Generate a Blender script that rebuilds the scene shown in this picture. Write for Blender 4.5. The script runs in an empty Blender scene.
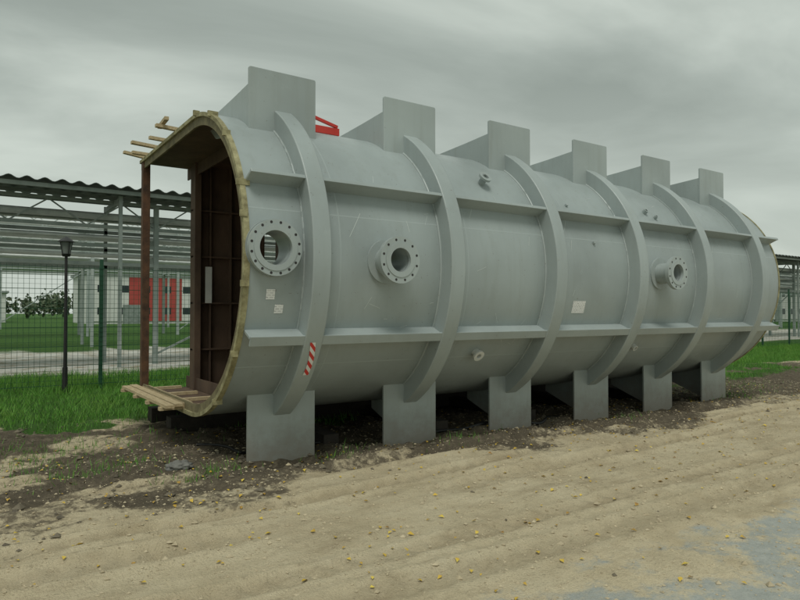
import bpy, math, random
import numpy as np
from mathutils import Vector
random.seed(7); rng=np.random.default_rng(7)
scene=bpy.context.scene
R=math.radians

# ---------------------------------------------------------------- materials
def mat(name):
    m=bpy.data.materials.new(name); m.use_nodes=True
    nt=m.node_tree; b=nt.nodes['Principled BSDF']
    return m,nt,b
def N(nt,t,**k):
    n=nt.nodes.new(t)
    for a,v in k.items(): setattr(n,a,v)
    return n
def L(nt,a,b): nt.links.new(a,b)
def noise(nt,vec,scale,detail=6,rough=.6):
    n=N(nt,'ShaderNodeTexNoise'); n.inputs['Scale'].default_value=scale
    n.inputs['Detail'].default_value=detail; n.inputs['Roughness'].default_value=rough
    if vec: L(nt,vec,n.inputs['Vector'])
    return n.outputs['Fac']
def mapping(nt,scale=(1,1,1),rot=(0,0,0)):
    tc=N(nt,'ShaderNodeTexCoord'); mp=N(nt,'ShaderNodeMapping')
    mp.inputs['Scale'].default_value=scale; mp.inputs['Rotation'].default_value=rot
    L(nt,tc.outputs['Object'],mp.inputs['Vector']); return mp.outputs['Vector']
def ramp(nt,fac,stops):
    r=N(nt,'ShaderNodeValToRGB'); e=r.color_ramp.elements
    while len(e)<len(stops): e.new(.5)
    for el,(p,c) in zip(e,stops):
        el.position=p; el.color=(c[0],c[1],c[2],1) if hasattr(c,'__len__') else (c,c,c,1)
    L(nt,fac,r.inputs['Fac']); return r.outputs['Color']
def mix(nt,fac,a,b,mode='MIX'):
    m=N(nt,'ShaderNodeMix',data_type='RGBA',blend_type=mode)
    for s,v in ((0,fac),(6,a),(7,b)):
        if hasattr(v,'is_linked'): L(nt,v,m.inputs[s])
        elif s==0: m.inputs[0].default_value=v
        else: m.inputs[s].default_value=(v[0],v[1],v[2],1)
    return m.outputs[2]
def math_(nt,op,a,b=0.0,c=None):
    m=N(nt,'ShaderNodeMath',operation=op)
    for i,v in enumerate((a,b,c)):
        if v is None: continue
        if hasattr(v,'is_linked'): L(nt,v,m.inputs[i])
        else: m.inputs[i].default_value=v
    return m.outputs[0]
def bump(nt,b,h,strength,dist,prev=None):
    n=N(nt,'ShaderNodeBump'); n.inputs['Strength'].default_value=strength; n.inputs['Distance'].default_value=dist
    L(nt,h,n.inputs['Height'])
    if prev: L(nt,prev,n.inputs['Normal'])
    if b: L(nt,n.outputs[0],b.inputs['Normal'])
    return n.outputs[0]

def simple(name,c1,c2,scale=3,rough=.7,bs=.2,metal=0,stretch=(1,1,1)):
    m,nt,b=mat(name); v=mapping(nt,stretch)
    f=noise(nt,v,scale,5,.65)
    col=ramp(nt,f,[(.3,c1),(.7,c2)])
    L(nt,col,b.inputs['Base Color']); b.inputs['Roughness'].default_value=rough
    b.inputs['Metallic'].default_value=metal
    bump(nt,b,noise(nt,v,scale*6,3),bs,.01)
    return m

def paint(name,base,seams=False,dirt=.5):
    m,nt,b=mat(name); v=mapping(nt)
    big=noise(nt,v,.8,4,.5); fine=noise(nt,v,9,5,.65)
    vs=mapping(nt,(6,6,.45)); streak=noise(nt,vs,1.6,4,.6)
    d=tuple(x*.84 for x in base); l=tuple(min(1,x*1.12) for x in base)
    c=ramp(nt,big,[(.3,d),(.5,base),(.72,l)])
    c=mix(nt,math_(nt,'MULTIPLY',ramp(nt,streak,[(.5,0.),(.78,1.)]),.25*dirt*2),c,(base[0]*.68,base[1]*.65,base[2]*.58))
    c=mix(nt,math_(nt,'MULTIPLY',ramp(nt,fine,[(.58,0.),(.75,1.)]),.22),c,tuple(x*1.25 for x in base))
    c=mix(nt,math_(nt,'MULTIPLY',ramp(nt,noise(nt,v,30,2,.6),[(.70,0.),(.74,1.)]),.45),c,(.13,.10,.07))
    tc=N(nt,'ShaderNodeTexCoord'); sp=N(nt,'ShaderNodeSeparateXYZ'); L(nt,tc.outputs['Object'],sp.inputs[0])
    low=math_(nt,'ADD',sp.outputs[2],math_(nt,'MULTIPLY',fine,-.55))
    mr=N(nt,'ShaderNodeMapRange'); L(nt,low,mr.inputs[0]); mr.inputs[1].default_value=.2; mr.inputs[2].default_value=-.24
    c=mix(nt,math_(nt,'MULTIPLY',mr.outputs[0],.7),c,(.20,.17,.13))
    h=math_(nt,'MULTIPLY',fine,.12)
    if seams:
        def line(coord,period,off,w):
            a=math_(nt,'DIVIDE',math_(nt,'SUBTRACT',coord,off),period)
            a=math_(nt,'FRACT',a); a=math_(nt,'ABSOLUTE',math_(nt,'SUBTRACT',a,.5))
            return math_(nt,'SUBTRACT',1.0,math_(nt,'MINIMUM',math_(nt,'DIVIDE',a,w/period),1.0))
        wob=math_(nt,'MULTIPLY_ADD',noise(nt,v,30,2),.008,sp.outputs[0])
        s1=line(wob,1.71,2.34,.012); s2=line(sp.outputs[2],1.55,1.83,.010)
        s=math_(nt,'MAXIMUM',s1,s2)
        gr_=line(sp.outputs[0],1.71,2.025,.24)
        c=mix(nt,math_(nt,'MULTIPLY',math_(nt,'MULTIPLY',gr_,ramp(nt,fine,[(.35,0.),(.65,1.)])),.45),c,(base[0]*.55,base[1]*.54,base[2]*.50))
        c=mix(nt,math_(nt,'MULTIPLY',s,.5),c,tuple(min(.8,x*1.3) for x in base))
        h=math_(nt,'ADD',h,math_(nt,'MULTIPLY',s,1.2))
    L(nt,c,b.inputs['Base Color'])
    L(nt,ramp(nt,fine,[(.3,.28),(.7,.42)]),b.inputs['Roughness'])
    p=bump(nt,None,big,.25,.05)
    if seams:
        vw=mapping(nt,(1.3,1,1)); p=bump(nt,None,noise(nt,vw,1.7,1,.4),.55,.04,p)
    bump(nt,b,h,.3,.005,p)
    return m
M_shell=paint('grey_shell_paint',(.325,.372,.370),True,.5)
M_rib=paint('grey_rib_paint',(.335,.382,.378),dirt=.4)
M_plate=paint('grey_plate_paint',(.35,.397,.39),dirt=.65)
M_dark=simple('bolt_hole_shade',(.02,.02,.02),(.035,.03,.03))
M_rust=simple('rusty_brown_primer',(.06,.038,.025),(.14,.09,.058),2.2,.8,.4,stretch=(1,1,.6))
M_rust2=simple('rusty_post',(.05,.03,.018),(.15,.075,.038),7,.85,.4)
M_cream=simple('yellow_primer_edge',(.15,.13,.06),(.44,.41,.23),9,.75,.4)
M_wood=simple('pine_timber',(.38,.29,.16),(.58,.48,.30),5,.8,.3,stretch=(6,1,6))
M_sleeper_shade=simple('dark_sleeper_foot_shade',(.02,.017,.014),(.055,.045,.034),4,.9,.5)  # timber colour; also used to paint shade onto the rear feet
M_red=simple('red_paint',(.50,.03,.02),(.62,.05,.035),5,.5,.1)
M_white=simple('white_paint',(.62,.64,.60),(.74,.75,.72),5,.5,.1)
M_chalk=simple('chalk',(.47,.52,.51),(.58,.62,.60),8,.9,.1)
M_pipe=simple('galvanised_pipe',(.42,.45,.43),(.62,.65,.62),2,.5,.1)
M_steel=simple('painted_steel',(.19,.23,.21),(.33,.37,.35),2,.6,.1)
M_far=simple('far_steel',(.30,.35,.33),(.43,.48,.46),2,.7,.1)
M_roof=simple('corrugated_sheet',(.05,.06,.058),(.10,.12,.11),1.5,.7,.1)
M_fence=simple('green_fence_wire',(.012,.055,.030),(.02,.09,.045),3,.5,.05)
M_black=simple('black_rubber',(.012,.012,.012),(.025,.025,.025),5,.5,.1)
M_wallw=simple('white_cladding',(.62,.64,.61),(.74,.75,.72),.4,.7,.1)
M_wallr=simple('red_cladding',(.40,.055,.05),(.49,.085,.07),.4,.7,.1)
M_wallg=simple('grey_cladding',(.36,.39,.38),(.46,.49,.47),.4,.7,.1)
M_glass,nt,b=mat('window_glass'); b.inputs['Base Color'].default_value=(.03,.04,.045,1); b.inputs['Roughness'].default_value=.1
M_label,nt,b=mat('paper_label')
w=N(nt,'ShaderNodeTexBrick'); w.inputs['Scale'].default_value=1; w.inputs['Brick Width'].default_value=.05; w.inputs['Row Height'].default_value=.022
w.inputs['Mortar Size'].default_value=.006; w.inputs['Color1'].default_value=(.45,.45,.45,1); w.inputs['Color2'].default_value=(.66,.66,.66,1); w.inputs['Mortar'].default_value=(.78,.79,.77,1)
v=mapping(nt,(1,1,1),(R(90),0,0)); L(nt,v,w.inputs['Vector']); L(nt,w.outputs[0],b.inputs['Base Color']); b.inputs['Roughness'].default_value=.6
M_stripe,nt,b=mat('hazard_tape'); v=mapping(nt,(1,1,1))
sp=N(nt,'ShaderNodeSeparateXYZ'); L(nt,v,sp.inputs[0])
a=math_(nt,'FRACT',math_(nt,'DIVIDE',math_(nt,'ADD',sp.outputs[2],sp.outputs[0]),.085)); g=math_(nt,'GREATER_THAN',a,.5)
L(nt,mix(nt,g,(.74,.74,.72),(.58,.04,.03)),b.inputs['Base Color'])

# ---------------------------------------------------------------- mesh builder
import bmesh
class MB:
    def __init__(s): s.v=[]; s.f=[]; s.mi=[]
    def add(s,vs,fs,mi=0):
        o=len(s.v); s.v+=[tuple(p) for p in vs]
        for f in fs: s.f.append(tuple(i+o for i in f)); s.mi.append(mi)
    def box(s,x0,x1,y0,y1,z0,z1,mi=0):
        vs=[(x0,y0,z0),(x1,y0,z0),(x1,y1,z0),(x0,y1,z0),(x0,y0,z1),(x1,y0,z1),(x1,y1,z1),(x0,y1,z1)]
        s.add(vs,[(3,2,1,0),(4,5,6,7),(0,1,5,4),(1,2,6,5),(2,3,7,6),(3,0,4,7)],mi)
    def beam(s,p0,p1,w,h=None,mi=0):
        h=h or w; p0=Vector(p0);p1=Vector(p1); d=(p1-p0).normalized()
        up=Vector((0,0,1)) if abs(d.z)<.9 else Vector((0,1,0))
        a=d.cross(up).normalized(); u=a.cross(d)
        vs=[]
        for p in (p0,p1):
            for i,j in ((-1,-1),(1,-1),(1,1),(-1,1)): vs.append(p+a*i*w/2+u*j*h/2)
        s.add(vs,[(0,1,2,3),(7,6,5,4),(0,4,5,1),(1,5,6,2),(2,6,7,3),(3,7,4,0)],mi)
    def cyl(s,p0,p1,r0,r1=None,n=16,mi=0,cap=True):
        r1=r0 if r1 is None else r1; p0=Vector(p0);p1=Vector(p1); d=(p1-p0).normalized()
        up=Vector((0,0,1)) if abs(d.z)<.9 else Vector((0,1,0))
        a=d.cross(up).normalized(); u=a.cross(d); vs=[]
        for p,r in ((p0,r0),(p1,r1)):
            for i in range(n):
                t=2*math.pi*i/n; vs.append(p+(a*math.cos(t)+u*math.sin(t))*r)
        fs=[(i,(i+1)%n,n+(i+1)%n,n+i) for i in range(n)]
        if cap: fs+= [tuple(range(n-1,-1,-1)),tuple(range(n,2*n))]
        s.add(vs,fs,mi)
    def tube(s,p0,p1,ro,ri,n=40,mi=0):
        p0=Vector(p0);p1=Vector(p1); d=(p1-p0).normalized()
        up=Vector((0,0,1)) if abs(d.z)<.9 else Vector((0,1,0))
        a=d.cross(up).normalized(); u=a.cross(d); vs=[]
        for p,r in ((p0,ro),(p1,ro),(p1,ri),(p0,ri)):
            for i in range(n):
                t=2*math.pi*i/n; vs.append(p+(a*math.cos(t)+u*math.sin(t))*r)
        fs=[]
        for k in range(4):
            for i in range(n): fs.append((k*n+i,k*n+(i+1)%n,((k+1)%4)*n+(i+1)%n,((k+1)%4)*n+i))
        s.add(vs,fs,mi)
    def prismX(s,poly,x0,x1,mi=0):
        n=len(poly); vs=[(x0,y,z) for y,z in poly]+[(x1,y,z) for y,z in poly]
        s.add(vs,[tuple(range(n-1,-1,-1)),tuple(range(n,2*n))]+[(i,(i+1)%n,n+(i+1)%n,n+i) for i in range(n)],mi)
    def obj(s,name,mats,parent=None,smooth=None,bevel=0):
        me=bpy.data.meshes.new(name); me.from_pydata(s.v,[],s.f)
        if not isinstance(mats,(list,tuple)): mats=[mats]
        for m in mats: me.materials.append(m)
        me.polygons.foreach_set('material_index',s.mi)
        ob=bpy.data.objects.new(name,me); scene.collection.objects.link(ob)
        bm=bmesh.new(); bm.from_mesh(me); bmesh.ops.recalc_face_normals(bm,faces=bm.faces); bm.to_mesh(me); bm.free()
        if smooth:
            me.shade_smooth(); me.set_sharp_from_angle(angle=R(smooth))
        if bevel:
            bv=ob.modifiers.new('bevel','BEVEL'); bv.width=bevel; bv.segments=2; bv.limit_method='ANGLE'; bv.angle_limit=R(50)
        if parent: ob.parent=parent
        return ob
def empty(name,loc=(0,0,0)):
    e=bpy.data.objects.new(name,None); scene.collection.objects.link(e); e.empty_display_size=.3
    return e

# ---------------------------------------------------------------- numpy noise & ground height
def vnoise(x,y,seed=0):
    xi=np.floor(x).astype(np.int64); yi=np.floor(y).astype(np.int64); fx=x-xi; fy=y-yi
    fx=fx*fx*(3-2*fx); fy=fy*fy*(3-2*fy)
    def h(a,b):
        n=(a*374761393+b*668265263+seed*1442695041)&0xffffffff
        n=((n^(n>>13))*1274126177)&0xffffffff
        return ((n^(n>>16))&0xffff)/65535.0
    return (h(xi,yi)*(1-fx)+h(xi+1,yi)*fx)*(1-fy)+(h(xi,yi+1)*(1-fx)+h(xi+1,yi+1)*fx)*fy
def fbm(x,y,o=4,seed=0):
    s=0;a=.5;t=0
    for i in range(o): s=s+a*vnoise(x*2**i,y*2**i,seed+i*17); t+=a; a*=.5
    return s/t
def ss(a,b,x):
    t=np.clip((x-a)/(b-a),0,1); return t*t*(3-2*t)
def masks(x,y):
    n=fbm(x*.55,y*.9,4,3)-.5; n2=fbm(x*1.7,y*2.6,4,9)-.5
    yy=y+n*1.8+n2*1.3
    mud=ss(5.3,6.2,yy)*(1-ss(9.6,10.6,yy))
    mud=mud*(1-.52*ss(.50,.64,fbm(x*.8+9,y*1.6,5,41))*(1-ss(1.0,3.0,x)+.35))
    mud=np.clip(mud,0,1)
    mud=np.maximum(mud,.5*ss(.56,.68,fbm(x*.5+5,y*1.2,4,21))*ss(4.6,5.4,y)*(1-ss(9.5,10.5,y)))
    grass=ss(9.9,10.7,y+n*1.3+n2)*(1-ss(17.5,19,y+n*2))
    far=ss(30,31,y+n*3)
    grass=np.maximum(grass,far)
    sparse=ss(.50,.60,fbm(x*.9,y*1.3,4,33))*ss(7.7,9.0,y+n)*(1-ss(10.5,11,y))*.85
    grass=np.maximum(grass,sparse)
    conc=1-ss(2.2,2.8,y+n*.9+n2*1.2)
    return mud,grass,conc
RUTS=((3.30,.035,.13),(3.78,.03,.10),(4.70,.05,.15),(5.12,.04,.11),(5.75,.055,.15),(6.2,.03,.12))
def rutinfo(x,y):
    core=0*x; h=0*x
    for y0,dp,w in RUTS:
        yc=y0+.25*np.sin(x*.23+y0)+.12*(fbm(x*.4,y*0,2,int(y0*10))-.5)
        vis=ss(.36,.52,fbm(x*.35+y0*3,y*.2,2,55))
        d=np.abs(y-yc); c=np.exp(-(d/w)**4)*vis
        core=np.maximum(core,c); h=h-dp*c+dp*.6*vis*np.exp(-((d-w*1.35)/(w*.4))**2)
    for off,dp in ((0,.05),(1.45,.045)):
        yc=6.9+off+.42*(-x-.5)*-.55; d=np.abs(y-(yc-.35*np.sin(x*.5)))
        vis=(1-ss(.8,2.0,x))*ss(4.6,5.0,y)
        c=np.exp(-(d/.16)**4)*vis; core=np.maximum(core,c); h=h-dp*c+dp*.6*vis*np.exp(-((d-.22)/.07)**2)
    return core,h
def gh(x,y):
    x=np.asarray(x,float); y=np.asarray(y,float)
    mud,grass,conc=masks(x,y)
    near=1-ss(14,22,y)
    h=(fbm(x*.35,y*.35,3,5)-.5)*.10*near*(1-conc)
    h=h+mud*((fbm(x*2.2,y*2.4,4,11)-.55)*.18+(fbm(x*8,y*8,3,14)-.5)*.07)
    h=h+(1-mud)*(1-conc)*((fbm(x*2.6,y*5,3,15)-.5)*.035+(fbm(x*9,y*9,2,19)-.5)*.018)*near
    core,r=rutinfo(x,y)
    lug=.5+.5*np.sin((x+np.abs(y*3%1-.5)*.2)*2*math.pi/.19)
    h=h+(r+core*lug*.026)*(1-conc)*near
    return h
def axis(fine0,fine1,st,lo,hi,g=1.18):
    a=list(np.arange(fine0,fine1,st)); s=st; p=a[-1]
    while p<hi: s*=g; p+=s; a.append(p)
    s=st; p=a[0]; b=[]
    while p>lo: s*=g; p-=s; b.append(p)
    return np.array(b[::-1]+a)
gx=axis(-6,20,.04,-1500,1500); gy=axis(1.2,12.5,.032,-1500,1500)
X,Y=np.meshgrid(gx,gy); Z=gh(X,Y)
nx,ny=len(gx),len(gy)
me=bpy.data.meshes.new('ground')
co=np.stack([X,Y,Z],-1).reshape(-1,3)
me.vertices.add(nx*ny); me.vertices.foreach_set('co',co.ravel())
i=np.arange(nx*ny).reshape(ny,nx)
q=np.stack([i[:-1,:-1],i[:-1,1:],i[1:,1:],i[1:,:-1]],-1).reshape(-1,4)
me.loops.add(q.size); me.loops.foreach_set('vertex_index',q.ravel())
me.polygons.add(len(q)); me.polygons.foreach_set('loop_start',np.arange(len(q))*4)
me.update(); me.validate(); me.shade_smooth()
mu,gr,cc=masks(X,Y); core,_=rutinfo(X,Y)
for nm,a in (('mud',mu),('grass',gr),('conc',cc),('rut',core)):
    at=me.attributes.new(nm,'FLOAT','POINT'); at.data.foreach_set('value',a.ravel().astype(np.float32))
ground=bpy.data.objects.new('ground',me); scene.collection.objects.link(ground)
m,nt,b=mat('sandy_ground')
v=mapping(nt)
def attr(n):
    a=N(nt,'ShaderNodeAttribute'); a.attribute_name=n; return a.outputs['Fac']
n1=noise(nt,v,1.3,6,.7); n2=noise(nt,v,11,6,.75); n3=noise(nt,v,75,3,.75)
vs=mapping(nt,(.6,1.9,1)); ns=noise(nt,vs,1.9,7,.72)
sand=ramp(nt,n1,[(.3,(.52,.435,.285)),(.5,(.64,.55,.375)),(.72,(.72,.635,.45))])
sand=mix(nt,math_(nt,'MULTIPLY',ramp(nt,ns,[(.50,0.),(.66,1.)]),.65),sand,(.40,.325,.21))
sand=mix(nt,math_(nt,'MULTIPLY',ramp(nt,n2,[(.56,0.),(.68,1.)]),.5),sand,(.34,.28,.18))
sand=mix(nt,math_(nt,'MULTIPLY',ramp(nt,n3,[(.55,0.),(.70,1.)]),.55),sand,(.26,.21,.14))
sand=mix(nt,math_(nt,'MULTIPLY',attr('rut'),.35),sand,(.38,.31,.20))
mudc=ramp(nt,n2,[(.3,(.07,.06,.044)),(.55,(.15,.125,.088)),(.75,(.29,.245,.17))])
grc=ramp(nt,n2,[(.3,(.035,.085,.016)),(.7,(.07,.16,.03))])
conc=ramp(nt,n2,[(.3,(.30,.32,.295)),(.7,(.43,.445,.41))])
conc=mix(nt,ramp(nt,noise(nt,v,2.4,6,.75),[(.47,0.),(.57,1.)]),conc,(.54,.475,.335))
conc=mix(nt,math_(nt,'MULTIPLY',ramp(nt,n3,[(.55,0.),(.68,1.)]),.5),conc,(.20,.20,.17))
def edge(a,amt=.7):
    x=math_(nt,'MULTIPLY_ADD',math_(nt,'SUBTRACT',n2,.5),amt*2,a)
    return ramp(nt,x,[(.3,0.),(.7,1.)])
c=mix(nt,edge(attr('mud'),1.1),sand,mudc)
spx=N(nt,'ShaderNodeSeparateXYZ'); L(nt,v,spx.inputs[0])
mr=N(nt,'ShaderNodeMapRange'); L(nt,spx.outputs[1],mr.inputs[0]); mr.inputs[1].default_value=17; mr.inputs[2].default_value=19
c=mix(nt,mr.outputs[0],c,ramp(nt,n1,[(.38,(.36,.31,.22)),(.52,(.60,.60,.55))]))
c=mix(nt,edge(attr('conc')),c,conc)
c=mix(nt,edge(attr('grass')),c,grc)
L(nt,c,b.inputs['Base Color']); b.inputs['Roughness'].default_value=.95
b.inputs['Specular IOR Level'].default_value=.2
hh=math_(nt,'ADD',n2,math_(nt,'MULTIPLY',n3,.6))
inv=math_(nt,'SUBTRACT',1.0,math_(nt,'MULTIPLY',attr('conc'),.7))
bump(nt,b,math_(nt,'MULTIPLY',hh,inv),.85,.045)
me.materials.append(m)

# ---------------------------------------------------------------- vessel
YC,ZC,RR=7.47,2.15,1.72
XE0,XE1,YB=2.18,12.29,10.1
RX=[2.88+1.71*i for i in range(6)]
vessel=empty('steel_vessel_section')
def dprof(off,straight=True,a0=-90,a1=90,n=72,yb=YB):
    p=[]
    r=RR+off
    if straight: p.append((yb,ZC-r))
    for k in range(n+1):
        t=R(a0+(a1-a0)*k/n); p.append((YC-r*math.cos(t),ZC+r*math.sin(t)))
    if straight: p.append((yb,ZC+r))
    return p
def sweep(mb,offi,offo,xs,straight=True,a0=-90,a1=90,n=72,mo=0,mi_=0,me_=0):
    po=dprof(offo,straight,a0,a1,n); pi=dprof(offi,straight,a0,a1,n); m=len(po); k=len(xs)
    vs=[(x,)+p for x in xs for p in po]+[(x,)+p for x in xs for p in pi]
    off=m*k
    def A(ix,j): return ix*m+j
    def Bx(ix,j): return off+ix*m+j
    fo=[(A(a,j),A(a+1,j),A(a+1,j+1),A(a,j+1)) for a in range(k-1) for j in range(m-1)]
    fi=[(Bx(a,j),Bx(a,j+1),Bx(a+1,j+1),Bx(a+1,j)) for a in range(k-1) for j in range(m-1)]
    fe=[]
    for j in range(m-1):
        fe.append((A(0,j),A(0,j+1),Bx(0,j+1),Bx(0,j))); fe.append((A(k-1,j),Bx(k-1,j),Bx(k-1,j+1),A(k-1,j+1)))
    for a in range(k-1):
        fe.append((A(a,0),Bx(a,0),Bx(a+1,0),A(a+1,0))); fe.append((A(a,m-1),A(a+1,m-1),Bx(a+1,m-1),Bx(a,m-1)))
    o=len(mb.v); mb.v+=vs
    for F,mm in ((fo,mo),(fi,mi_),(fe,me_)):
        for f in F: mb.f.append(tuple(i+o for i in f)); mb.mi.append(mm)
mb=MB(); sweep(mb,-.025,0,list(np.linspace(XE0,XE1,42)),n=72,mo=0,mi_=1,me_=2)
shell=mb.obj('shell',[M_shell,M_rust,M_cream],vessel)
nozz=[(2.44,2.22,.27,.165,5.66),(3.74,2.15,.245,.125,5.47),(8.66,2.19,.245,.125,5.45)]
mbc=MB()
for x,z,ro,ri,yf in nozz: mbc.cyl((x,5.4,z),(x,6.4,z),ri+.03,n=48)
cut=mbc.obj('cutter',M_shell)
bo=shell.modifiers.new('b','BOOLEAN'); bo.operation='DIFFERENCE'; bo.object=cut; bo.solver='EXACT'
dg=bpy.context.evaluated_depsgraph_get(); nm=bpy.data.meshes.new_from_object(shell.evaluated_get(dg))
shell.modifiers.clear(); shell.data=nm; bpy.data.objects.remove(cut)
nm.shade_smooth(); nm.set_sharp_from_angle(angle=R(30))
mb=MB()
sweep(mb,-.13,-.027,[XE0+.005,XE0+.03],mo=1,mi_=1,me_=1)
sweep(mb,-.035,.010,[XE0-.02,XE0+.035])
sweep(mb,-.13,.010,[XE1-.005,XE1+.03])
for a,l in ((-58,.09),(-33,.06),(-9,.07),(13,.06),(24,.12),(47,.07),(66,.10),(84,.06)):
    t=R(a); y=YC-(RR+.012)*math.cos(t); z=ZC+(RR+.012)*math.sin(t)
    mb.beam((XE0-.05,y,z),(XE0-.04+l,y,z),.03,.06)
M_rimdark=simple('olive_primer_flange',(.10,.085,.045),(.26,.225,.12),7,.8,.4)
mb.obj('end_rim',[M_cream,M_rimdark],vessel,smooth=30)
mb=MB()
for x in RX: sweep(mb,-.20,-.03,[x-.01,x+.01])
mb.prismX(dprof(-.027),XE1-.06,XE1-.04)  # unseen end plate, added to shut light out of the interior
mb.obj('inner_frames_and_light_block',M_rust,vessel,smooth=30)
for i,x in enumerate(RX):
    mb=MB()
    sweep(mb,-.01,.20,[x-.10,x+.10],straight=False,a0=-63,a1=63,n=64)
    mb.obj('rib_%d'%(i+1),M_rib,vessel,smooth=30,bevel=.010)
    mb=MB()
    for s in (-1,1):
        for k in range(64):
            a0=R(-62+124*k/64); a1=R(-62+124*(k+1)/64); r=RR+.004
            mb.cyl((x+s*.103,YC-r*math.cos(a0),ZC+r*math.sin(a0)),(x+s*.103,YC-r*math.cos(a1),ZC+r*math.sin(a1)),.013,n=6,cap=False)
    mb.obj('rib_weld_%d'%(i+1),M_plate,vessel,smooth=60)
mb=MB()
edges=[XE0+.04]+sum([[x-.098,x+.098] for x in RX],[])+[XE1-.03]
for sgn in (1,-1):
    t=R(24.8)*sgn
    for k in range(0,len(edges),2):
        x0,x1=edges[k],edges[k+1]
        r0,r1=RR-.01,RR+.185
        th=.014; cs,sn=math.cos(t),math.sin(t)
        P=lambda r,o:(YC-r*cs+o*sn*1.0, ZC+r*sn+o*cs)
        mb.prismX([P(r0,-th),P(r1,-th),P(r1,th),P(r0,th)],x0,x1)
        if sgn<0: mb.prismX([P(r1-.016,-.075),P(r1+.006,-.075),P(r1+.006,.028),P(r1-.016,.028)],x0,x1)
        else: mb.prismX([P(r1-.012,-.02),P(r1+.004,-.02),P(r1+.004,.02),P(r1-.012,.02)],x0,x1)
mb.obj('stringers',M_rib,vessel,bevel=.004)
def saddle(x,sgn,nm):
    mb=MB(); Zf=lambda z: z if sgn>0 else 2*ZC-z
    W=.395; zt=4.24 if sgn>0 else 4.36
    c=.02
    poly=[(x-W,3.45),(x+W,3.45),(x+W,zt-c),(x+W-.006,zt-.006),(x+W-c,zt),(x-W+c,zt),(x-W+.006,zt-.006),(x-W,zt-c)]
    vs=[(px,6.50,Zf(z)) for px,z in poly]+[(px,6.53,Zf(z)) for px,z in poly]; n=len(poly)
    mb.add(vs,[tuple(range(n-1,-1,-1)),tuple(range(n,2*n))]+[(i,(i+1)%n,n+(i+1)%n,n+i) for i in range(n)])
    if sgn>0:
        prof=[(6.53,4.06),(7.0,4.03),(7.62,4.00),(7.80,3.84)]
        for xx in (x-W+.006,x+W-.031,x-.012):
            mb.prismX([(6.53,3.48)]+prof+[(7.6,3.7),(7.0,3.6)],xx,xx+.025)
        for (a,z),(a2,z2) in zip(prof[:-1],prof[1:]):
            mb.prismX([(a,z-.015),(a2,z2-.015),(a2,z2+.003),(a,z+.003)],x-W+.033,x-.014)
            mb.prismX([(a,z-.015),(a2,z2-.015),(a2,z2+.003),(a,z+.003)],x+.014,x+W-.033)
    else:
        mb.prismX([(6.53,.82),(6.53,.02),(6.75,.02),(7.5,.30),(7.5,.45),(7.0,.52)],x+.05,x+.075)
    mb.obj(nm,M_plate,vessel,bevel=.005)
for i,x in enumerate(RX):
    saddle(x,1,'top_saddle_%d'%(i+1)); saddle(x,-1,'support_foot_%d'%(i+1))
mb=MB()
for x in RX:
    mb.box(x-.3,x+.3,9.3,9.33,-.05,.44); mb.box(x-.012,x+.012,9.33,9.8,-.05,.44)
mb.obj('rear_feet',M_sleeper_shade,vessel)  # feet coloured near-black to stand in for shade under the vessel
mb=MB()
mb.box(2.17,2.27,9.90,9.915,.42,3.845); mb.box(2.17,2.185,9.917,10.02,.42,3.845); mb.box(2.19,2.33,9.88,10.04,.455,.475)
mb.obj('corner_post',M_rust2,vessel)
mb=MB()
zb,zt=.455,3.845
for x0,x1 in ((2.84,3.98),(4.22,5.6),(5.6,XE1-.07)):
    mb.box(x0,x1,9.80,9.815,zb,zt)
for z in (1.05,1.75,2.45,3.15):
    for x0,x1 in ((2.84,3.98),(4.22,XE1-.07)): mb.box(x0,x1,9.68,9.798,z-.012,z+.012)
for x in [2.84,3.1,3.42,3.70,3.96,4.22]+[4.6+.57*k for k in range(13)]:
    mb.box(x,x+.02,9.69 if x>2.9 else 9.6,9.797,zb,zt)
mb.box(2.84,2.93,9.585,9.60,zb,zt)
mb.obj('inner_wall',M_rust,vessel)
mb=MB(); mb.box(3.02,3.12,9.655,9.66,1.75,2.3); mb.obj('inner_notice',M_white,vessel)
for k,(x,z,ro,ri,yf) in enumerate(nozz):
    mb=MB()
    mb.tube((x,yf,z),(x,yf+.055,z),ro,ri,48)
    mb.tube((x,yf-.008,z),(x,yf,z),ri+.055,ri,48)
    mb.tube((x,yf+.04,z),(x,5.98,z),ri+.028,ri,48)
    mb.tube((x,5.735,z),(x,5.80,z),ri+.11,ri+.02,48)
    nb=16 if k==0 else 12
    for j in range(nb):
        t=2*math.pi*(j+.5)/nb; rb=(ro+ri+.055)/2
        cx,cz=x+rb*math.cos(t),z+rb*math.sin(t)
        mb.cyl((cx,yf-.0015,cz),(cx,yf+.02,cz),.0135,n=12,mi=1)  # solid dark disc, coloured as the shade inside a bolt hole
    mb.obj('nozzle_%d'%(k+1),[M_plate,M_dark],vessel,smooth=35)
def on(x,a,r=0): t=R(a); return (x,YC-(RR+r)*math.cos(t),ZC+(RR+r)*math.sin(t))
mb=MB(); mw=MB()
mb.tube(on(5.45,40,.12),on(5.45,40,-.01),.045,.03,20); mb.tube(on(5.45,40,.12),on(5.45,40,.09),.085,.03,24)
mw.tube(on(5.30,-37,.08),on(5.30,-37,-.01),.05,.035,20); mw.tube(on(5.30,-37,.09),on(5.30,-37,.065),.075,.035,24)
mb.tube(on(8.75,36,.06),on(8.75,36,-.01),.04,.025,20)
mb.tube(on(8.95,33,.05),on(8.95,33,-.01),.03,.02,20)
mw.tube(on(8.5,-38,.06),on(8.5,-38,-.01),.045,.03,20)
for x,a in ((3.35,28),(6.9,33),(10.3,28),(7.2,14)):
    p=on(x,a,0); q=on(x,a,.03); mb.beam(p,q,.04,.025)
mb.obj('small_fittings',M_plate,vessel,smooth=40); mw.obj('white_fittings',M_white,vessel,smooth=40)
mb=MB()
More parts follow.
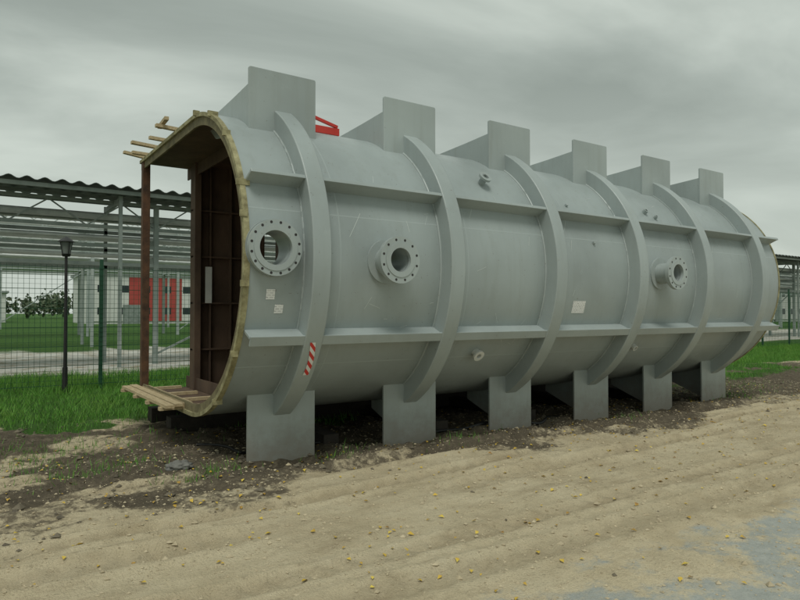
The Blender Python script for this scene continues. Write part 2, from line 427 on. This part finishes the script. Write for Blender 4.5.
def arcstrip(mb,x0,a0,x1,a1,w,n=8,r=.0025,mi=0):
    vs=[]
    for k in range(n+1):
        t=k/n; x=x0+(x1-x0)*t; a=a0+(a1-a0)*t
        dx=(x1-x0); da=R(a1-a0)*RR; l=math.hypot(dx,da); px,pa=-da/l*w/2,dx/l*w/2
        vs.append(on(x+px,a+math.degrees(pa/RR),r)); vs.append(on(x-px,a-math.degrees(pa/RR),r))
    mb.add(vs,[(2*k,2*k+1,2*k+3,2*k+2) for k in range(n)],mi)
for k in range(60):
    x=random.uniform(2.3,12.1); a=random.uniform(-35,45)
    if min(abs(x-q) for q in RX)<.2 or any(math.hypot(x-n_[0],RR*R(a))<.4 for n_ in nozz): continue
    if random.random()<.5: arcstrip(mb,x,a,x+random.uniform(.02,.16),a+random.uniform(-2,2),.006)
    else: arcstrip(mb,x,a,x+random.uniform(-.08,.08),a+random.uniform(2,6),.006)
for x,a in ((3.3,8),(6.6,16),(8.2,4),(10.1,10),(5.0,20)):
    arcstrip(mb,x,a,x+.16,a+9,.006)
mb.obj('chalk_marks',M_chalk,vessel)
def shell_label(nm,x,z,w,h,m):
    t=math.degrees(math.asin((z-ZC)/RR)); mb=MB(); da=math.degrees(h/RR)
    vs=[];n=4
    for k in range(n+1):
        a=t-da/2+da*k/n; vs+= [on(x-w/2,a,.003),on(x+w/2,a,.003)]
    mb.add(vs,[(2*k,2*k+1,2*k+3,2*k+2) for k in range(n)]); mb.obj(nm,m,vessel)
shell_label('paper_label_a',6.90,1.68,.25,.17,M_label)
shell_label('paper_label_b',2.44,1.78,.09,.10,M_label); shell_label('paper_label_c',2.54,1.64,.09,.09,M_label)
mb=MB(); vs=[]
for k in range(9):
    t=R(-26-12*k/8); r=RR+.205
    for xx in (2.84,2.90): vs.append((xx+.03*math.sin(k*.3),YC-r*math.cos(t),ZC+r*math.sin(t)))
mb.add(vs,[(2*k,2*k+1,2*k+3,2*k+2) for k in range(8)]); mb.obj('hazard_strip',M_stripe,vessel)
mb=MB()
mb.box(3.46,3.94,7.15,7.19,3.86,3.95)
mb.add([(3.42,7.16,3.95),(3.60,7.16,3.95),(3.55,7.16,4.26),(3.47,7.16,4.26),(3.42,7.19,3.95),(3.60,7.19,3.95),(3.55,7.19,4.26),(3.47,7.19,4.26)],[(0,1,2,3),(7,6,5,4),(0,4,5,1),(1,5,6,2),(2,6,7,3),(3,7,4,0)])
mb.beam((3.58,7.17,4.05),(3.92,7.17,3.97),.035)
mb.obj('red_lifting_lug',M_red,vessel)
mb=MB()
zr=ZC+RR+.014
for y,x0,x1,w,dz in ((8.25,1.95,2.75,.07,.02),(8.8,2.0,2.5,.06,.0),(9.3,1.88,2.6,.08,.03),(9.75,1.98,2.6,.07,.0),(10.02,1.92,2.4,.07,.05)):
    mb.beam((x0,y,zr+.03+dz),(x1,y+.06,zr+.03),w,.04)
mb.beam((2.02,8.0,zr+.09),(2.08,8.6,zr+.13),.05,.04)
mb.obj('roof_timbers',M_wood,vessel)
mb=MB()
for k,(y0,y1) in enumerate(((7.6,10.05),(7.7,10.15),(7.75,9.95))):
    x=1.93+.125*k; mb.box(x,x+.10,y0,y1,.500,.535)
for y in (7.75,8.4,9.1,9.9): mb.box(1.90,2.75,y,y+.08,.458,.498)
mb.obj('floor_timbers',M_wood,vessel)
mb=MB()
for y in (8.9,9.95): mb.beam((2.3,y,.09),(12.4,y,.10),.24,.22)
for x in (3.7,5.4,7.1,8.8,10.5): mb.beam((x,6.9,.05),(x+.05,9.9,.06),.2,.16)
mb.obj('timber_sleepers',M_sleeper_shade)

# ---------------------------------------------------------------- ground clutter
def curve(nm,pts,r,m):
    cu=bpy.data.curves.new(nm,'CURVE'); cu.dimensions='3D'; cu.bevel_depth=r; cu.bevel_resolution=2
    s=cu.splines.new('NURBS'); s.points.add(len(pts)-1)
    for p,q in zip(s.points,pts): p.co=(*q,1)
    s.use_endpoint_u=True; s.order_u=4
    cu.materials.append(m); o=bpy.data.objects.new(nm,cu); scene.collection.objects.link(o)
def g(x,y): return float(gh(np.array([x]),np.array([y]))[0])
pts=[(2.3+.12*k+.15*math.sin(k*1.3),7.3+.35*math.cos(k*.9),0) for k in range(14)]
curve('black_cable',[(x,y,g(x,y)+.02) for x,y,_ in pts],.016,M_black)
pts=[(5.0+.2*k,6.75+.15*math.sin(k*1.1),0) for k in range(16)]
curve('black_hose',[(x,y,g(x,y)+.02) for x,y,_ in pts],.02,M_black)
bm=bmesh.new(); bmesh.ops.create_icosphere(bm,subdivisions=4,radius=1)
from mathutils import noise as mn
for v_ in bm.verts:
    n=v_.co.normalized(); d=1+.35*mn.noise(n*2.3)+.18*mn.noise(n*6)+.08*mn.noise(n*14)
    v_.co=Vector((n.x*.13*d,n.y*.08*d,max(-.02,n.z*.06*d)))
me=bpy.data.meshes.new('small_grey_object'); bm.to_mesh(me); bm.free(); me.shade_smooth(); me.materials.append(simple('grey_object',(.12,.12,.11),(.22,.22,.20),8,.8,.3))
o=bpy.data.objects.new('small_grey_object',me); o.location=(1.85,6.75,g(1.85,6.75)+.02); scene.collection.objects.link(o)  # small grey object on the ground, read as a bag

def scatter_mesh(name,verts,faces_n,m,smooth=False):
    me=bpy.data.meshes.new(name); nv=len(verts); nf=nv//faces_n
    me.vertices.add(nv); me.vertices.foreach_set('co',verts.astype(np.float32).ravel())
    me.loops.add(nv); me.loops.foreach_set('vertex_index',np.arange(nv))
    me.polygons.add(nf); me.polygons.foreach_set('loop_start',np.arange(nf)*faces_n)
    me.update(); me.validate(); me.materials.append(m)
    o=bpy.data.objects.new(name,me); scene.collection.objects.link(o); return o
def clods(name,n,smin,sg,pk,m,ymax=10.3):
    x=rng.uniform(-5,16,n); y=1.8+(ymax-1.8)*rng.random(n); mu_,g_,c_=masks(x,y)
    keep=rng.random(n)<(pk+(1-pk)*mu_); x=x[keep];y=y[keep]; n=len(x)
    s=rng.gamma(1.6,sg,n)+smin; z=gh(x,y)
    oc=np.array([[1,0,0],[0,1,0],[-1,0,0],[0,-1,0],[0,0,1],[0,0,-1]],float)
    fc=np.array([[0,1,4],[1,2,4],[2,3,4],[3,0,4],[1,0,5],[2,1,5],[3,2,5],[0,3,5]])
    V=oc[None]*rng.uniform(.6,1.4,(n,6,1))*s[:,None,None]*np.array([1.2,1,.7]); a=rng.uniform(0,6.28,n)
    ca,sa=np.cos(a),np.sin(a)
    V=np.stack([V[...,0]*ca[:,None]-V[...,1]*sa[:,None],V[...,0]*sa[:,None]+V[...,1]*ca[:,None],V[...,2]],-1)
    V+=np.stack([x,y,z+s*.15],-1)[:,None,:]
    scatter_mesh(name,V[:,fc].reshape(-1,3),3,m)
clods('soil_clods',10000,.004,.007,.01,simple('clod_soil',(.08,.068,.05),(.22,.19,.135),6,.95,.4))
clods('sand_crumbs',26000,.003,.003,.85,simple('sand_crumb',(.32,.265,.175),(.60,.52,.36),6,.95,.4),8)
n=2000
x=rng.uniform(-3,15,n); y=1.6+rng.random(n)**.8*7.5; z=gh(x,y)+.010
a=rng.uniform(0,6.28,n); s=rng.uniform(.010,.025,n)
ux=np.stack([np.cos(a),np.sin(a),rng.uniform(-.3,.3,n)],-1)*s[:,None]; uy=np.stack([-np.sin(a),np.cos(a),rng.uniform(-.3,.5,n)],-1)*s[:,None]*.7
c0=np.stack([x,y,z],-1); up=np.array([0,0,1])*s[:,None]*.4
q=np.stack([c0-ux,c0-uy+up,c0+ux*1.2,c0+uy+up],1)
mlf,nt,b=mat('yellow_leaf'); v=mapping(nt)
L(nt,ramp(nt,noise(nt,v,7,2),[(.3,(.30,.15,.04)),(.5,(.62,.42,.06)),(.7,(.75,.60,.12))]),b.inputs['Base Color'])
scatter_mesh('fallen_leaves',q.reshape(-1,3),4,mlf)
def grass(name,x,y,h,wd,m):
    n=len(x); z=gh(x,y); a=rng.uniform(0,6.28,n); ln=rng.normal(0,.35,(n,2))*h[:,None]
    w=np.stack([np.cos(a),np.sin(a),np.zeros(n)],-1)*wd
    p=np.stack([x,y,z-.01],-1); t=p+np.stack([ln[:,0],ln[:,1],h],-1)
    return scatter_mesh(name,np.stack([p-w,p+w,t],1).reshape(-1,3),3,m)
mgr,nt,b=mat('grass_blades'); v=mapping(nt)
c=ramp(nt,noise(nt,v,1.2,4,.7),[(.3,(.05,.16,.015)),(.5,(.09,.27,.025)),(.7,(.17,.34,.045))])
c=mix(nt,ramp(nt,noise(nt,v,40,2),[(.55,0.),(.7,1.)]),c,(.22,.28,.08))
L(nt,c,b.inputs['Base Color']); b.inputs['Roughness'].default_value=.7
n=240000
x=rng.uniform(-9,34,n); y=rng.uniform(8.2,19,n); _,g_,_=masks(x,y)
k=(rng.random(n)<g_*np.where(y<10.3,.6,1)); x=x[k];y=y[k]; hb=rng.uniform(.04,.14,len(x))*(.5+1.1*fbm(x*1.1,y*1.1,3,77))*np.where(y>14.2,1.5,1)
grass('lawn_grass',x,y,hb,.006,mgr)
xs=[];ys=[]
for cx,cy,r,k in ((1.2,7.0,.35,260),(.3,7.9,.6,420),(2.0,6.35,.2,160),(-1.2,7.7,.8,420),(3.5,6.3,.2,70),(5.2,6.2,.3,90),(13.5,7.5,1.0,500),(14.5,9,1.2,900),(-2.5,8.6,.8,700),(8.6,6.3,.3,70),(12.3,6.6,.4,200),(-.5,6.9,.5,260),(.8,8.6,.8,500)):
    xs+=list(rng.normal(cx,r,k)); ys+=list(rng.normal(cy,r*.5,k))
xs=np.array(xs);ys=np.array(ys); grass('weeds',xs,ys,rng.uniform(.03,.12,len(xs)),.004,mgr)

# ---------------------------------------------------------------- fence
fence=empty('mesh_fence'); YF=15.0
mb=MB(); posts=np.arange(-10.3,75,2.55)
for x in posts: mb.box(x-.035,x+.035,YF-.03,YF+.03,-.1,2.75)
mb.obj('posts',M_fence,fence)
mb=MB()
for z in (.1,.5,.9,1.3,1.7,2.1,2.55): mb.box(posts[0],posts[-1],YF-.042,YF-.034,z-.006,z+.006)
for z in np.arange(.2,2.5,.1): mb.box(posts[0],posts[-1],YF-.040,YF-.035,z-.0025,z+.0025)
mb.obj('horizontal_wires',M_fence,fence)
mb=MB()
for x in np.arange(posts[0],40,.10): mb.box(x-.003,x+.003,YF-.050,YF-.043,.05,2.6)
for x in np.arange(40,posts[-1],.2): mb.box(x-.004,x+.004,YF-.050,YF-.043,.05,2.6)
mb.obj('vertical_wires',M_fence,fence)
lamp=empty('street_lamp')
mb=MB(); lx,ly=1.72,14.6
mb.cyl((lx,ly,-.1),(lx,ly,.5),.055,.05,12); mb.cyl((lx,ly,.5),(lx,ly,2.75),.035,.028,12)
mb.cyl((lx,ly,2.75),(lx,ly,2.80),.07,.09,12); mb.cyl((lx,ly,3.05),(lx,ly,3.16),.17,.02,12)
for k in range(4):
    a=k*math.pi/2+.4; mb.beam((lx+.08*math.cos(a),ly+.08*math.sin(a),2.8),(lx+.13*math.cos(a),ly+.13*math.sin(a),3.05),.015)
mb.obj('post',M_black,lamp,smooth=40)
mb=MB(); mb.cyl((lx,ly,2.805),(lx,ly,3.045),.07,.11,12); mb.obj('lantern_glass',simple('frosted_glass',(.12,.14,.13),(.2,.22,.2)),lamp,smooth=40)

# ---------------------------------------------------------------- canopy and pipe racks
can=empty('corrugated_canopy')
xs=np.arange(-14,80,.06); rows=[(19.6,5.22),(23.0,5.36)]
vs=[]
for yy,zz in rows:
    for x in xs: vs.append((x,yy,zz+.045*math.sin(x*2*math.pi/.42)))
n=len(xs); fs=[(i,i+1,n+i+1,n+i) for i in range(n-1)]
mb=MB(); mb.add(vs,fs); o=mb.obj('roof_sheet',M_roof,can,smooth=60); sd=o.modifiers.new('s','SOLIDIFY'); sd.thickness=.02
mb=MB()
for yy in (19.8,21.3,22.8): mb.box(-14,80,yy-.04,yy+.04,5.02+(yy-19.6)*.041,5.13+(yy-19.6)*.041)
for x in np.arange(-8.2,80,6.0):
    for yy in (20.2,22.6): mb.box(x-.05,x+.05,yy-.05,yy+.05,0,5.05)
    mb.box(x-.05,x+.05,20.3,22.5,4.85,5.0)
mb.obj('frame',M_steel,can)
def rack(Y0,wd,levels,x0,x1,sp,seed,pr=1.0):
    rd=random.Random(seed); e=empty('pipe_rack')
    mb=MB(); top=max(levels)+.3; t=.07*pr
    for x in np.arange(x0,x1,sp):
        for yy in (Y0,Y0+wd): mb.box(x-t,x+t,yy-t,yy+t,0,top)
        for z in levels: mb.box(x-.06,x+.06,Y0+t,Y0+wd-t,z-.32,z-.17)
        if rd.random()<.4: mb.beam((x,Y0,.3),(x+sp,Y0,levels[0]-.3),.06)
    for z in levels:
        for yy in (Y0,Y0+wd): mb.box(x0,x1,yy-.05,yy+.05,z-.46,z-.36)
    x=x0
    while x<x1:
        mb.beam((x,Y0-.02,levels[-1]-.40),(x+1.0,Y0-.02,top),.04); mb.beam((x+1.0,Y0-.02,top),(x+2.0,Y0-.02,levels[-1]-.40),.04); x+=2
    mb.box(x0,x1,Y0-.07,Y0+.05,top,top+.08)
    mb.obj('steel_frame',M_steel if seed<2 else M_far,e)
    mp=MB()
    for z in levels:
        y=Y0+.3
        while y<Y0+wd-.3:
            r=rd.choice((.04,.05,.07,.11))*pr; mp.cyl((x0-1,y,z-.17+r),(x1+1,y,z-.17+r),r,n=10); y+=2*r+rd.uniform(.2,.6)
    mp.obj('pipes',M_pipe,e,smooth=40)
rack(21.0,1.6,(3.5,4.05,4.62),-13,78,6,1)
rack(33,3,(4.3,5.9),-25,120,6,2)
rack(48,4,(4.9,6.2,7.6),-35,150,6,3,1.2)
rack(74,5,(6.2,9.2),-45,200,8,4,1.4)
def building(nm,x0,x1,y0,y1,h,stripes):
    e=empty(nm); mb=MB(); mb.box(x0,x1,y0,y1,0,h,0)
    seg=(x1-x0)/len(stripes)
    for i,c in enumerate(stripes): mb.box(x0+i*seg+.02,x0+(i+1)*seg-.02,y0-.12,y0-.003,.4,h-.5,c)
    mb.obj('walls',[M_wallw,M_wallr,M_wallg],e)
    mb=MB(); mb.box(x0-.4,x1+.4,y0-.5,y1+.4,h,h+.35)
    for i in range(int((x1-x0)/6)): mb.box(x0+2+i*6,x0+3.4+i*6,y0+3,y0+4.4,h+.35,h+1.1)
    mb.obj('roof',M_steel,e)
    mb=MB()
    for i in range(int((x1-x0)/3)):
        for z in ([1.4,4.6] if h>6 else [1.4]): mb.box(x0+.8+i*3,x0+2.0+i*3,y0-.15,y0-.123,z,z+1.0)
    mb.obj('windows',M_glass,e)
    mb=MB(); mb.box(x0+4.2,x0+6.8,y0-.19,y0-.155,0,2.8); mb.obj('door',M_steel,e)
building('warehouse_building',15,58,100,118,7.4,[0,0,1,1,1,0,1,1,1,0,1,1,1,1,0,1,1])
building('office_building',-24,6,128,140,5.0,[0,2,0,0,2,0])
building('factory_building',118,170,58,75,6.2,[0,0,1,0,2,0,0])
mleaf,nt,b=mat('distant_foliage'); v=mapping(nt)
L(nt,ramp(nt,noise(nt,v,.35,4,.7),[(.3,(.07,.10,.06)),(.6,(.11,.14,.08)),(.75,(.18,.18,.09))]),b.inputs['Base Color']); b.inputs['Roughness'].default_value=.9
cl=[]
for k in range(200):
    cx=rng.uniform(-160,420); cy=rng.uniform(175,225); H=rng.uniform(4,8.5); W=rng.uniform(2,4.5)
    m_=200; d=rng.normal(0,1,(m_,3)); d/=np.linalg.norm(d,axis=1)[:,None]; d*=rng.random(m_)[:,None]**.4
    c0=np.array([cx,cy,H*.58])+d*np.array([W,W,H*.42])*(1+.3*np.sin(d[:,:1]*7+k))
    a=rng.normal(0,1,(m_,3)); a/=np.linalg.norm(a,axis=1)[:,None]; bb=np.cross(a,rng.normal(0,1,(m_,3))); bb/=np.linalg.norm(bb,axis=1)[:,None]
    s=.45; cl.append(np.stack([c0-a*s,c0-bb*s,c0+a*s,c0+bb*s],1).reshape(-1,3))
scatter_mesh('tree_line',np.concatenate(cl),4,mleaf)

# ---------------------------------------------------------------- sky, sun, camera
world=bpy.data.worlds.new('World'); scene.world=world; world.use_nodes=True
nt=world.node_tree; nt.nodes.clear()
sun_dir=Vector((-.35,-.50,1.05)).normalized()
el=math.asin(sun_dir.z); az=math.atan2(sun_dir.x,sun_dir.y)
sky=N(nt,'ShaderNodeTexSky',sky_type='NISHITA'); sky.sun_disc=False; sky.sun_elevation=el; sky.sun_rotation=az; sky.dust_density=4
bg1=N(nt,'ShaderNodeBackground'); bg1.inputs[1].default_value=.10; L(nt,sky.outputs[0],bg1.inputs[0])
tc=N(nt,'ShaderNodeTexCoord'); sp=N(nt,'ShaderNodeSeparateXYZ'); L(nt,tc.outputs['Generated'],sp.inputs[0])
zc=math_(nt,'MAXIMUM',sp.outputs[2],0.0); den=math_(nt,'ADD',zc,.16)
cb=N(nt,'ShaderNodeCombineXYZ'); L(nt,math_(nt,'DIVIDE',sp.outputs[0],den),cb.inputs[0]); L(nt,math_(nt,'DIVIDE',sp.outputs[1],den),cb.inputs[1])
mp=N(nt,'ShaderNodeMapping'); mp.inputs['Rotation'].default_value=(0,0,R(-20)); mp.inputs['Scale'].default_value=(.7,1.25,1); mp.inputs['Location'].default_value=(3.1,1.7,0)
L(nt,cb.outputs[0],mp.inputs['Vector'])
nz=N(nt,'ShaderNodeTexNoise'); nz.inputs['Scale'].default_value=.85; nz.inputs['Detail'].default_value=7; nz.inputs['Roughness'].default_value=.52; nz.inputs['Distortion'].default_value=.5
L(nt,mp.outputs[0],nz.inputs['Vector'])
cloud=ramp(nt,nz.outputs['Fac'],[(.34,(.26,.30,.265)),(.48,(.39,.44,.395)),(.64,(.60,.66,.595))])
hz=N(nt,'ShaderNodeMapRange'); L(nt,sp.outputs[2],hz.inputs[0]); hz.inputs[1].default_value=.0; hz.inputs[2].default_value=.40; hz.inputs[3].default_value=.85; hz.inputs[4].default_value=0
cloud=mix(nt,hz.outputs[0],cloud,(.62,.685,.615))
bg2=N(nt,'ShaderNodeBackground'); bg2.inputs[1].default_value=1.0; L(nt,cloud,bg2.inputs[0])
mx=N(nt,'ShaderNodeMixShader'); mx.inputs[0].default_value=.94; L(nt,bg1.outputs[0],mx.inputs[1]); L(nt,bg2.outputs[0],mx.inputs[2])
out=N(nt,'ShaderNodeOutputWorld'); L(nt,mx.outputs[0],out.inputs[0])
ld=bpy.data.lights.new('sun','SUN'); ld.energy=1.5; ld.angle=R(22); ld.color=(1,.98,.90)
lo=bpy.data.objects.new('sun',ld); lo.rotation_euler=sun_dir.to_track_quat('Z','Y').to_euler(); scene.collection.objects.link(lo)
cam=bpy.data.cameras.new('camera'); cam.lens=28.8; cam.sensor_width=36; cam.clip_end=4000; cam.clip_start=.05
co_=bpy.data.objects.new('camera',cam); co_.location=(0,0,1.6); co_.rotation_euler=(R(91.16),0,R(-34.3))
scene.collection.objects.link(co_); scene.camera=co_
scene.view_settings.view_transform='Standard'; scene.view_settings.look='None'; scene.view_settings.exposure=0
